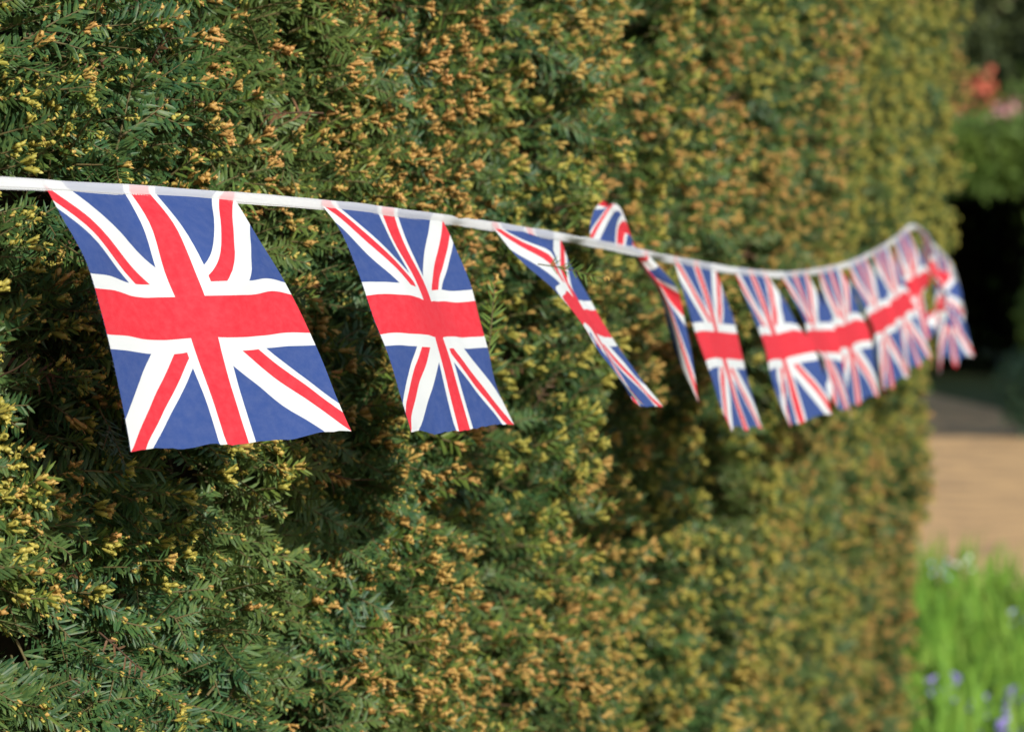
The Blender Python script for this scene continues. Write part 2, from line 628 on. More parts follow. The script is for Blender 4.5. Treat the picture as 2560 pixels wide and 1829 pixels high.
PT = np.concatenate(pts_); DI = np.concatenate(dir_); FL = np.concatenate(fla_)
SC = np.concatenate(sca_); IX = np.concatenate(idx_).astype(int); OU = np.concatenate(out_)
EU = basis_euler(DI, FL)

base_h = plan[len(front) // 2]
hedge = empty('yew_hedge', (base_h[0], base_h[1], 0), label='long clipped yew hedge with orange budding tips behind the bunting', cat='hedge')
H0 = np.array([base_h[0], base_h[1], 0.0])

# solid inside of the hedge: face, end, top and back as one closed body
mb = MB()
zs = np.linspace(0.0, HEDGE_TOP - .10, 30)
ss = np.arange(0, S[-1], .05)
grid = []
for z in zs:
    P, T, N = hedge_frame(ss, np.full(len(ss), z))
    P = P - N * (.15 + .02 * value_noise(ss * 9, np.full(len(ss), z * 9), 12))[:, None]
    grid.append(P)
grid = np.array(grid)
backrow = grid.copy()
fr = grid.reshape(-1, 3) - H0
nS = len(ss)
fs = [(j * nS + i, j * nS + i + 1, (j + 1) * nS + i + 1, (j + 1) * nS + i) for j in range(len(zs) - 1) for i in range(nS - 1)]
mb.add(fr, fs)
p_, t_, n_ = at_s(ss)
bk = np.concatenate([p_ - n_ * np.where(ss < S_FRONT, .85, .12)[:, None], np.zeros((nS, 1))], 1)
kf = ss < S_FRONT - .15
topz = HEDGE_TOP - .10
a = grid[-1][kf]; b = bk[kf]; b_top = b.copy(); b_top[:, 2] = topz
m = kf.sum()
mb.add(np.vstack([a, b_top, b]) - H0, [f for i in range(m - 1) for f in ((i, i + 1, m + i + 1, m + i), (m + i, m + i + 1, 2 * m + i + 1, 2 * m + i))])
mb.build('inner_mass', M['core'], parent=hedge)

# the sprigs that show largest stand as pieces of their own
u_, v_ = project(PT)
inview = (u_ > 10) & (u_ < 2540) & (v_ > 15) & (v_ < 1810) & (PT[:, 1] < 4.4)
hero = np.zeros(len(PT), bool)
for name in ('leafy_sprig', 'budding_tip'):
    isk = np.array([SHAPES[q][0] == name for q in range(len(SHAPES))])[IX]
    cand = np.where(inview & isk)[0]
    score = OU[cand] - .018 * (PT[cand, 1] - 3.0) + .01 * SC[cand]
    hero[cand[np.argsort(-score)[:298]]] = True
protos = {}
for i in np.where(hero)[0]:
    nm, me = SHAPES[IX[i]]
    o = bpy.data.objects.new(nm, me)
    o.location = (PT[i] - H0).tolist(); o.rotation_euler = EU[i].tolist(); o.scale = [float(SC[i])] * 3
    link(o, parent=hedge)
    protos.setdefault(int(IX[i]), o)
# kinds that have no single piece yet: one each, in the face of the hedge
for q in range(len(SHAPES)):
    if q not in protos and q != FREE:
        i = np.where((IX == q) & (~hero) & (PT[:, 1] < 6))[0][0]
        hero[i] = True
        o = bpy.data.objects.new(*SHAPES[q])
        o.location = (PT[i] - H0).tolist(); o.rotation_euler = EU[i].tolist(); o.scale = [float(SC[i])] * 3
        link(o, parent=hedge); protos[q] = o
# free shoots that stand clear of the face
for (u, v, y, d, f_, sc) in ((1215, 935, 4.10, (.12, 0, 1), (.6, -.8, .1), 1.0),                           (1345, 660, 4.12, (.9, -.3, -.1), (.2, -.6, .7), .75)):
    o = bpy.data.objects.new(*SHAPES[FREE])
    o.location = (pix(u, v, y) - H0).tolist()
    o.rotation_euler = basis_euler(np.array([d], float), np.array([f_], float))[0].tolist()
    o.scale = [sc] * 3
    link(o, parent=hedge)

# all other sprigs: one mass, instanced from the pieces above
rest = ~hero
me = bpy.data.meshes.new('foliage')
me.vertices.add(int(rest.sum()))
me.vertices.foreach_set('co', (PT[rest] - H0).astype(np.float32).ravel())
for nm, tp, data in (('rot', 'FLOAT_VECTOR', EU[rest]), ('size', 'FLOAT', SC[rest]), ('pick', 'INT', IX[rest])):
    at = me.attributes.new(nm, tp, 'POINT')
    at.data.foreach_set('vector' if tp == 'FLOAT_VECTOR' else 'value', data.astype(np.int32 if tp == 'INT' else np.float32).ravel())
foliage = link(bpy.data.objects.new('foliage', me), parent=hedge, kind='stuff')
for m_ in SPRIG_MATS:
    me.materials.append(m_)
ng = bpy.data.node_groups.new('sprig_scatter', 'GeometryNodeTree')
ng.interface.new_socket('Geometry', in_out='INPUT', socket_type='NodeSocketGeometry')
ng.interface.new_socket('Geometry', in_out='OUTPUT', socket_type='NodeSocketGeometry')
gi = ng.nodes.new('NodeGroupInput'); go = ng.nodes.new('NodeGroupOutput')
join = ng.nodes.new('GeometryNodeJoinGeometry')
def named(nm, tp):
    a = ng.nodes.new('GeometryNodeInputNamedAttribute'); a.data_type = tp; a.inputs['Name'].default_value = nm
    return a.outputs[0]
na_rot, na_size, na_pick = named('rot', 'FLOAT_VECTOR'), named('size', 'FLOAT'), named('pick', 'INT')
e2r = ng.nodes.new('FunctionNodeEulerToRotation')
ng.links.new(na_rot, e2r.inputs[0])
for q, po in protos.items():
    oi = ng.nodes.new('GeometryNodeObjectInfo'); oi.transform_space = 'ORIGINAL'
    oi.inputs['Object'].default_value = po
    cmp_ = ng.nodes.new('FunctionNodeCompare'); cmp_.data_type = 'INT'; cmp_.operation = 'EQUAL'
    ng.links.new(na_pick, cmp_.inputs[2]); cmp_.inputs[3].default_value = q
    ip = ng.nodes.new('GeometryNodeInstanceOnPoints')
    ng.links.new(gi.outputs[0], ip.inputs['Points'])
    ng.links.new(cmp_.outputs[0], ip.inputs['Selection'])
    ng.links.new(oi.outputs['Geometry'], ip.inputs['Instance'])
    ng.links.new(e2r.outputs[0], ip.inputs['Rotation'])
    ng.links.new(na_size, ip.inputs['Scale'])
    ng.links.new(ip.outputs[0], join.inputs[0])
ng.links.new(join.outputs[0], go.inputs[0])
foliage.modifiers.new('sprigs', 'NODES').node_group = ng
print('sprigs', len(PT), 'single pieces', int(hero.sum()))

# ------------------------------------------------------------------ the bunting
TAPE_KNOTS = [[-0.6052, 2.4161, 1.5694], [-0.4776, 2.8581, 1.5342], [-0.3501, 3.3, 1.5291], [-0.1605, 3.7189, 1.5162], [-0.0185, 4.156, 1.4977], [0.0824, 4.6045, 1.4808], [0.186, 5.0522, 1.4587], [0.2781, 5.5025, 1.442], [0.3642, 5.9543, 1.4313], [0.4467, 6.4068, 1.4319], [0.525, 6.8601, 1.4377], [0.6002, 7.3137, 1.4522], [0.6748, 7.7671, 1.4718], [0.7507, 8.2203, 1.4948], [0.8314, 8.6714, 1.4559], [0.916, 9.1202, 1.4006], [0.9826, 9.5641, 1.3001]]
# each flag: 7 rows of 9 points from the tape down, in millimetres from the first point
FLAG_NETS = [
    ([-0.3501, 3.3, 1.5291], [0,0,0,14,35,-1,28,69,-2,43,104,-2,59,138,-3,75,172,-4,92,205,-5,108,239,-7,125,273,-8,14,-1,-25,31,34,-28,45,69,-33,59,104,-35,79,137,-31,100,168,-35,118,201,-36,131,236,-37,143,271,-39,33,-1,-59,45,34,-62,56,69,-68,70,104,-70,91,136,-68,121,165,-68,138,198,-68,149,234,-68,163,268,-71,43,-2,-94,55,34,-96,69,68,-101,83,103,-102,105,134,-102,129,163,-102,144,197,-102,162,231,-100,179,264,-102,51,-3,-129,63,32,-131,77,66,-134,94,100,-135,114,131,-133,136,162,-135,155,195,-134,174,227,-133,193,259,-133,58,-4,-165,72,30,-165,88,64,-167,106,97,-167,125,129,-167,146,160,-167,166,192,-167,186,224,-165,206,255,-165,65,-6,-200,81,28,-198,99,61,-201,117,94,-199,137,126,-201,157,158,-199,178,189,-199,198,220,-196,220,251,-196]),
    ([-0.1605, 3.7189, 1.5162], [0,0,0,13,35,-1,26,70,-3,39,105,-4,51,141,-6,63,176,-7,75,212,-9,86,248,-10,98,283,-12,16,-11,-22,30,25,-29,44,61,-32,54,97,-34,62,133,-35,74,169,-38,86,206,-39,98,241,-40,111,277,-42,31,-14,-59,46,21,-60,61,56,-61,70,92,-64,80,128,-68,87,165,-69,96,201,-69,109,236,-71,122,271,-70,43,-17,-94,59,17,-92,73,52,-93,83,88,-96,92,124,-100,99,161,-100,108,197,-101,119,233,-102,130,268,-102,56,-21,-124,68,14,-125,81,49,-127,92,85,-129,102,121,-131,111,157,-131,120,193,-132,129,230,-133,139,266,-134,66,-25,-157,77,11,-158,88,47,-161,100,82,-162,110,118,-163,121,154,-163,130,190,-163,140,226,-165,147,263,-166,76,-27,-191,84,9,-191,95,45,-196,107,80,-195,120,115,-196,131,151,-195,141,187,-195,151,224,-196,161,260,-198]),
    ([-0.0185, 4.156, 1.4977], [0,0,0,10,36,-1,19,73,-3,27,109,-4,36,146,-5,44,182,-7,52,219,-8,60,255,-9,67,292,-11,25,-4,-31,34,32,-26,45,68,-21,55,104,-17,58,140,-29,60,177,-36,62,214,-40,70,251,-40,78,287,-39,59,-7,-61,57,29,-53,62,66,-49,64,103,-47,74,137,-58,77,174,-64,80,211,-68,87,248,-69,96,285,-69,85,-9,-92,78,26,-81,78,63,-78,80,101,-78,91,135,-89,95,172,-93,99,209,-95,105,246,-97,112,283,-98,102,-13,-119,97,23,-109,96,60,-106,98,98,-107,107,133,-116,112,170,-121,118,207,-123,123,244,-125,129,280,-125,122,-16,-144,116,20,-136,114,58,-134,116,95,-136,123,131,-145,130,167,-149,136,204,-151,142,241,-152,148,278,-151,142,-18,-169,135,19,-164,131,56,-162,132,92,-165,140,128,-173,147,165,-177,154,201,-179,162,238,-179,171,275,-181]),
    ([0.0824, 4.6045, 1.4808], [0,0,0,8,37,-2,17,73,-3,25,110,-5,34,146,-7,43,182,-9,51,219,-11,60,255,-13,68,292,-15,0,36,16,10,72,20,20,108,25,28,145,23,36,182,11,48,221,6,53,256,-11,69,288,-25,86,320,-32,5,72,32,16,108,35,26,145,42,35,183,37,43,218,11,53,254,-13,64,286,-31,80,318,-40,102,348,-50,16,108,44,24,144,36,32,182,33,40,218,21,51,250,-4,69,279,-33,81,312,-45,90,346,-56,110,375,-71,28,142,32,33,178,25,41,214,14,48,249,-1,58,281,-21,75,309,-43,90,337,-63,102,365,-82,117,392,-103,34,175,18,41,210,9,49,244,-5,58,278,-21,67,311,-37,81,339,-57,95,363,-83,108,382,-112,124,398,-142,41,207,4,48,240,-7,57,274,-20,68,308,-34,78,340,-50,88,369,-72,97,389,-103,110,398,-141,130,397,-184]),
    ([0.186, 5.0522, 1.4587], [0,0,0,8,37,-2,16,73,-3,23,110,-5,31,147,-6,39,183,-8,46,220,-9,53,257,-10,61,293,-12,9,-4,-31,18,33,-34,26,69,-35,34,106,-36,42,143,-36,49,180,-39,56,217,-41,64,253,-42,73,290,-45,20,-7,-66,28,30,-66,36,66,-67,44,103,-68,52,140,-69,59,177,-71,66,213,-72,75,250,-74,84,286,-75,31,-10,-99,38,27,-98,46,64,-98,53,100,-100,60,137,-101,68,174,-103,76,210,-104,84,247,-106,91,284,-107,42,-13,-132,48,24,-130,56,61,-130,63,98,-132,70,134,-134,78,171,-135,85,208,-136,92,245,-138,99,281,-140,52,-15,-165,59,22,-162,66,58,-162,73,95,-164,80,132,-168,87,168,-167,94,205,-168,101,242,-170,109,279,-174,66,-18,-196,70,19,-193,76,56,-193,83,93,-196,92,129,-202,97,166,-199,104,203,-200,111,239,-202,119,276,-207]),
    ([0.2781, 5.5025, 1.442], [0,0,0,7,37,-1,14,74,-2,22,110,-3,29,147,-4,36,184,-5,43,221,-6,50,258,-7,57,294,-8,14,-2,-34,20,35,-33,26,72,-34,34,108,-36,42,145,-37,49,182,-36,57,219,-36,67,255,-37,79,291,-40,28,-5,-67,32,32,-65,38,69,-65,46,106,-67,54,143,-68,62,179,-67,72,216,-66,82,252,-66,95,287,-70,40,-7,-98,43,30,-97,49,67,-97,57,103,-99,66,140,-99,74,176,-98,84,212,-97,97,248,-96,113,282,-96,47,-10,-131,52,27,-129,59,64,-129,67,101,-130,76,137,-131,85,174,-130,96,209,-128,110,244,-127,126,278,-126,57,-11,-166,62,25,-161,68,62,-161,75,99,-163,84,135,-163,95,172,-162,107,207,-160,120,242,-158,136,276,-159,69,-14,-196,72,24,-193,76,61,-193,83,97,-196,93,134,-197,104,169,-194,117,204,-191,130,239,-190,143,274,-192]),
    ([0.3642, 5.9543, 1.4313], [0,0,0,7,37,0,14,74,-1,20,111,-1,27,147,-1,34,184,-1,41,221,-1,48,258,-1,54,295,0,16,-2,-30,21,35,-30,27,72,-31,33,109,-32,39,146,-32,45,183,-32,53,220,-32,62,256,-32,73,292,-34,31,-4,-61,34,33,-60,39,70,-62,45,107,-63,50,144,-63,57,181,-63,65,218,-63,75,254,-64,89,289,-66,38,-6,-92,47,31,-91,52,67,-92,57,104,-93,62,141,-94,68,178,-94,76,215,-95,86,251,-96,100,286,-97,58,-10,-115,60,27,-120,64,64,-123,69,101,-124,74,138,-125,80,175,-125,87,212,-126,95,248,-128,106,283,-133,57,-11,-146,70,23,-151,77,60,-154,82,96,-155,87,133,-156,92,171,-156,97,208,-157,104,244,-161,112,279,-170,71,-20,-171,80,16,-181,88,53,-185,93,91,-186,99,128,-187,103,166,-187,107,203,-189,112,240,-194,118,275,-208]),
    ([0.4467, 6.4068, 1.4319], [0,0,0,7,37,0,13,74,1,20,111,1,26,148,1,32,185,2,39,222,2,45,259,2,51,296,3,6,-1,-34,13,36,-33,21,73,-32,29,110,-32,38,146,-29,44,183,-30,51,220,-29,59,257,-29,72,292,-31,11,-1,-69,19,36,-66,28,72,-65,38,108,-64,48,144,-65,54,181,-63,62,218,-61,72,254,-60,84,289,-64,13,-1,-101,24,35,-99,34,71,-98,45,107,-98,55,143,-100,62,179,-96,71,216,-93,82,252,-92,97,286,-93,19,-2,-133,30,34,-132,40,70,-131,50,106,-131,60,142,-133,69,178,-129,78,214,-126,90,250,-125,104,285,-125,25,-4,-168,35,32,-165,45,69,-164,55,105,-164,65,141,-166,74,177,-162,85,213,-159,96,248,-158,108,284,-160,34,-5,-203,41,31,-198,50,68,-197,59,104,-198,69,140,-201,79,176,-195,90,211,-191,101,247,-191,112,283,-195]),
    ([0.525, 6.8601, 1.4377], [0,0,0,6,37,1,12,74,2,19,111,3,25,148,4,31,185,5,37,222,6,43,259,7,49,296,9,10,-1,-37,17,35,-32,24,72,-30,31,109,-29,38,146,-28,44,183,-26,50,220,-25,58,256,-23,67,293,-23,23,-3,-70,28,34,-64,35,71,-61,43,107,-61,52,144,-60,57,181,-58,63,218,-56,72,254,-54,84,290,-54,37,-5,-99,39,32,-96,45,69,-94,54,106,-93,65,142,-93,68,179,-90,74,216,-87,83,252,-86,96,288,-85,42,-6,-132,47,31,-129,53,68,-126,62,104,-126,71,141,-128,76,177,-123,83,214,-120,92,250,-118,101,287,-118,49,-6,-168,54,30,-161,61,67,-159,68,103,-160,77,140,-163,83,176,-157,91,212,-152,100,249,-151,110,285,-153,56,-7,-204,61,29,-194,67,66,-191,74,103,-193,83,139,-200,89,175,-190,98,211,-185,108,247,-184,119,282,-188]),
    ([0.6002, 7.3137, 1.4522], [0,0,0,6,37,1,12,74,3,18,111,4,24,148,6,30,185,7,36,222,9,43,259,11,49,296,12,8,0,-39,16,35,-32,23,72,-29,29,109,-28,36,146,-28,42,183,-25,48,220,-23,56,257,-21,67,293,-26,22,-2,-74,26,34,-65,33,71,-62,40,108,-61,48,145,-63,53,181,-58,60,218,-54,69,255,-53,81,290,-59,34,-3,-105,37,34,-97,43,70,-94,51,107,-94,60,143,-98,65,180,-90,72,216,-86,81,253,-85,92,288,-89,40,-4,-138,46,32,-130,53,69,-126,61,105,-127,70,142,-130,76,178,-123,83,214,-118,92,251,-117,103,286,-121,49,-4,-173,55,31,-163,62,68,-158,72,104,-159,81,140,-162,87,176,-155,94,213,-149,103,249,-149,114,285,-154,58,-4,-208,64,30,-195,72,67,-190,82,103,-191,92,139,-196,98,175,-186,105,211,-181,114,247,-181,125,282,-188]),
    ([0.6748, 7.7671, 1.4718], [0,0,0,6,37,2,12,74,4,18,111,7,24,148,9,31,185,12,37,222,15,43,259,17,49,296,19,6,2,-35,12,39,-30,19,77,-28,27,113,-25,36,150,-21,44,186,-18,52,223,-14,59,260,-12,65,296,-15,9,9,-67,14,46,-61,22,83,-60,34,119,-57,46,154,-52,56,190,-49,64,226,-45,73,262,-42,83,298,-44,30,24,-84,17,57,-92,23,94,-92,39,127,-88,56,160,-83,65,196,-80,72,232,-77,80,269,-73,92,304,-74,16,27,-113,15,63,-123,26,99,-124,45,131,-121,62,164,-115,72,200,-112,75,237,-109,76,274,-105,80,311,-103,15,31,-145,22,66,-155,38,99,-155,55,132,-152,69,167,-148,78,202,-145,81,239,-142,76,276,-138,74,313,-135,34,49,-126,54,64,-155,63,94,-176,69,131,-182,76,168,-181,84,205,-178,92,241,-173,101,275,-159,102,298,-128]),
    ([0.7507, 8.2203, 1.4948], [0,0,0,6,37,-1,13,74,-3,19,111,-5,26,147,-7,32,184,-11,39,221,-14,45,258,-18,52,294,-22,28,-8,-14,30,28,-21,31,65,-29,33,102,-34,35,139,-38,37,177,-43,38,214,-46,38,251,-49,40,289,-51,33,-15,-45,41,21,-51,45,57,-58,45,94,-64,45,131,-69,44,168,-74,44,206,-77,47,243,-79,55,279,-78,27,-19,-77,45,14,-82,53,50,-89,55,87,-95,55,124,-100,56,161,-104,61,198,-105,71,234,-99,84,266,-86,45,-27,-103,54,8,-113,61,44,-121,64,81,-126,67,118,-131,72,155,-133,81,191,-131,94,225,-121,107,258,-108,58,-31,-133,62,4,-145,67,40,-153,74,76,-158,80,113,-161,88,150,-162,98,186,-158,108,221,-150,115,256,-140,38,-24,-157,57,2,-177,72,36,-186,84,72,-189,95,108,-191,105,145,-190,112,182,-188,112,220,-183,102,254,-171]),
    ([0.8314, 8.6714, 1.4559], [0,0,0,7,37,-4,14,73,-8,21,110,-11,28,147,-15,35,183,-19,42,220,-23,49,257,-28,56,293,-32,1,1,-48,9,36,-43,16,73,-43,25,109,-48,33,144,-55,40,181,-55,48,217,-57,58,253,-59,69,289,-62,4,2,-96,11,36,-81,19,72,-78,29,107,-85,39,142,-95,46,178,-91,54,214,-91,65,250,-92,77,286,-93,6,4,-144,12,34,-119,22,71,-113,33,107,-121,44,139,-137,51,175,-127,60,212,-124,71,248,-125,83,283,-125,9,7,-180,15,36,-156,25,71,-148,36,106,-156,48,138,-171,56,174,-162,66,210,-157,78,245,-157,91,280,-158,12,9,-217,17,37,-191,28,71,-182,40,105,-191,53,137,-206,62,172,-196,72,208,-190,85,243,-190,99,278,-191,15,12,-254,20,37,-225,31,72,-216,44,105,-224,58,136,-243,67,170,-230,78,206,-223,92,240,-222,108,274,-225]),
]
tape_line, tape_s = resample(catmull(TAPE_KNOTS, 40), 0.008)
KNOT_S = []
_c = catmull(TAPE_KNOTS, 40); _L = np.concatenate([[0], np.cumsum(np.linalg.norm(np.diff(_c, axis=0), axis=1))])
for i in range(len(TAPE_KNOTS)):
    KNOT_S.append(_L[min(i * 40, len(_L) - 1)])
bunting = empty('bunting', TAPE_KNOTS[2], label='string of small Union flags on white tape strung along the yew hedge', cat='bunting')
B0 = np.array(TAPE_KNOTS[2], float)


def flag_material():
    k = NT('printed_union_flag')
    uv = k.n('ShaderNodeUVMap'); uv.uv_map = 'UVMap'
    sep = k.n('ShaderNodeSeparateXYZ')
    k.l(uv.outputs[0], sep.inputs[0])
    # the print wanders a little, as on cheap cloth
    wob = k.n('ShaderNodeTexNoise'); wob.inputs['Scale'].default_value = 3.0
    k.l(uv.outputs[0], wob.inputs['Vector'])
    wv = k.math('MULTIPLY', k.math('SUBTRACT', wob.outputs['Fac'], .5), .5)
    x = k.math('ADD', k.math('MULTIPLY', k.math('SUBTRACT', sep.outputs[0], .5), 50.0), wv)
    y = k.math('ADD', k.math('MULTIPLY', k.math('SUBTRACT', sep.outputs[1], .5), 30.0), wv)
    ax, ay = k.math('ABSOLUTE', x), k.math('ABSOLUTE', y)
    sx = k.math('SIGN', x)
    q = 1 / math.sqrt(34)
    d1 = k.math('MULTIPLY', k.math('SUBTRACT', k.math('MULTIPLY', y, 5), k.math('MULTIPLY', x, 3)), q)
    d2 = k.math('MULTIPLY', k.math('ADD', k.math('MULTIPLY', y, 5), k.math('MULTIPLY', x, 3)), q)
    lt = lambda a, b: k.math('LESS_THAN', a, b)
    gt = lambda a, b: k.math('GREATER_THAN', a, b)
    wdiag = k.math('MAXIMUM', lt(k.math('ABSOLUTE', d1), 3.0), lt(k.math('ABSOLUTE', d2), 3.0))
    def red(d):
        e = k.math('MULTIPLY', d, sx)
        return k.math('MULTIPLY', gt(e, 0.0), lt(e, 2.0))
    # only the arm on its own side of each diagonal
    up = k.math('MULTIPLY', x, y)
    rdiag = k.math('MAXIMUM', k.math('MULTIPLY', red(d1), gt(up, 0.0)), k.math('MULTIPLY', red(d2), lt(up, 0.0)))
    wcross = lt(k.math('MINIMUM', ax, ay), 4.1)
    rcross = lt(k.math('MINIMUM', ax, ay), 2.5)
    BLUE, WHITE, RED = (0.038, 0.078, 0.262), (0.73, 0.755, 0.76), (0.73, 0.030, 0.048)
    c = k.mix(wdiag, BLUE, WHITE)
    c = k.mix(rdiag, c, RED)
    c = k.mix(wcross, c, WHITE)
    c = k.mix(rcross, c, RED)
    fine = k.noise(26, 5, uv.outputs[0], .7)
    c = k.mix(k.math('MULTIPLY', k.ramp(fine, .35, .8), .05), c, (.75, .75, .78))
    # weave and small creases
    m1 = k.n('ShaderNodeTexWave'); m1.bands_direction = 'X'; m1.inputs['Scale'].default_value = 120
    m2 = k.n('ShaderNodeTexWave'); m2.bands_direction = 'Y'; m2.inputs['Scale'].default_value = 80
    k.l(uv.outputs[0], m1.inputs['Vector']); k.l(uv.outputs[0], m2.inputs['Vector'])
    h = k.math('ADD', k.math('MULTIPLY', k.math('ADD', m1.outputs['Fac'], m2.outputs['Fac']), .05), k.noise(5.0, 3, uv.outputs[0]))
    nb = k.bump(h, .35, .004)
    return k.surf(c, .7, .15, nb, .30, c, 0)


M['flag'] = flag_material()
k = NT('white_polyester_tape')
hb = k.noise(900, 2, k.pos())
M['tape'] = k.surf((0.80, 0.81, 0.82), .55, .35, k.bump(hb, .15, .0005), .25, (0.78, 0.78, 0.80), 0, .45)
k = NT('tape_back_leaf')
M['tape_back'] = k.surf((0.78, 0.79, 0.81), .6, .3, None, .25, (0.78, 0.78, 0.80))
k = NT('white_thread')
M['thread'] = k.surf((0.46, 0.46, 0.46), .8, .2)


def tape_frame(s):
    p = np.stack([np.interp(s, tape_s, tape_line[:, q]) for q in range(3)], -1)
    a = np.stack([np.interp(s - .01, tape_s, tape_line[:, q]) for q in range(3)], -1)
    b = np.stack([np.interp(s + .01, tape_s, tape_line[:, q]) for q in range(3)], -1)
    t = (b - a) / (np.linalg.norm(b - a, axis=-1, keepdims=True) + 1e-9)
    up = np.zeros_like(t); up[..., 2] = 1
    n = np.cross(t, up); n /= np.linalg.norm(n, axis=-1, keepdims=True)
    up = np.cross(n, t)
    return p, t, n, up


def twist(s):
    """roll of the tape about its own line: it turns over by the thrown-up flag and sways elsewhere"""
    i = np.interp(s, KNOT_S, np.arange(len(KNOT_S)) - 2.0)
    r = .16 * np.sin(s * 5.1) + .10 * np.sin(s * 11.3 + 1)
    r = r + 1.15 * np.exp(-((i - 2.83) / .12) ** 2) + 1.0 * np.exp(-((i - 3.78) / .10) ** 2) + .5 * np.exp(-((i - 1.75) / .05) ** 2)
    return r, i


TW = .0088
p, t, n, up = tape_frame(tape_s)
rol, ki = twist(tape_s)
axis_up = up * np.cos(rol)[:, None] + n * np.sin(rol)[:, None]
axis_n = n * np.cos(rol)[:, None] - up * np.sin(rol)[:, None]
wid = TW * (1 + .05 * np.sin(tape_s * 31) + .05 * value_noise(tape_s * 40, tape_s * 0, 30)) * (1 - .35 * np.exp(-((ki - 1.76) / .03) ** 2) - .35 * np.exp(-((ki - 6.12) / .03) ** 2))
# a strip folded over the flags' upper edges: front leaf, fold, back leaf
prof = [(.50, -.0011), (.0, -.0013), (-.47, -.0012), (-.53, 0), (-.47, .0012), (.0, .0014), (.50, .0012)]
vsT = []
for (a, b) in prof:
    vsT.append(p - axis_up * (wid * a)[:, None] + axis_n * b)
vsT = np.stack(vsT, 1)
nT, nP = vsT.shape[:2]
mb = MB()
mb.add(vsT.reshape(-1, 3) - B0, [(i * nP + j, i * nP + j + 1, (i + 1) * nP + j + 1, (i + 1) * nP + j) for i in range(nT - 1) for j in range(nP - 1)])
mb.m = [0 if j >= 3 else 1 for i in range(nT - 1) for j in range(nP - 1)]
tape = mb.build('tape', [M['tape'], M['tape_back']], parent=bunting)
# the seam along the lower edge, stitch by stitch
mb = MB()
for s0 in np.arange(.05, tape_s[-1] - .05, .0042):
    ends = np.array([s0, s0 + .0029])
    pp, tt, nn_, uu = tape_frame(ends)
    rr, _i = twist(ends)
    au = uu * np.cos(rr)[:, None] + nn_ * np.sin(rr)[:, None]
    an = nn_ * np.cos(rr)[:, None] - uu * np.sin(rr)[:, None]
    c = pp - au * .0031 + an * .0015
    h = .0004
    mb.add(np.vstack([c - au * h, c + an * h, c + au * h]) - B0, [(0, 1, 3, 2), (2, 3, 5, 4)])
mb.build('stitching', M['thread'], parent=tape)


def upsample(net, axis, n):
    """Catmull-Rom along one axis"""
    net = np.moveaxis(net, axis, 0)
    k_ = len(net)
    Pd = np.concatenate([2 * net[:1] - net[1:2], net, 2 * net[-1:] - net[-2:-1]])
    res = []
    for q in np.linspace(0, k_ - 1, n):
        i = min(int(q), k_ - 2); t = q - i
        p0, p1, p2, p3 = Pd[i:i + 4]
        res.append(.5 * (2 * p1 + (p2 - p0) * t + (2 * p0 - 5 * p1 + 4 * p2 - p3) * t * t + (3 * p1 - p0 - 3 * p2 + p3) * t ** 3))
    return np.moveaxis(np.array(res), 0, axis)


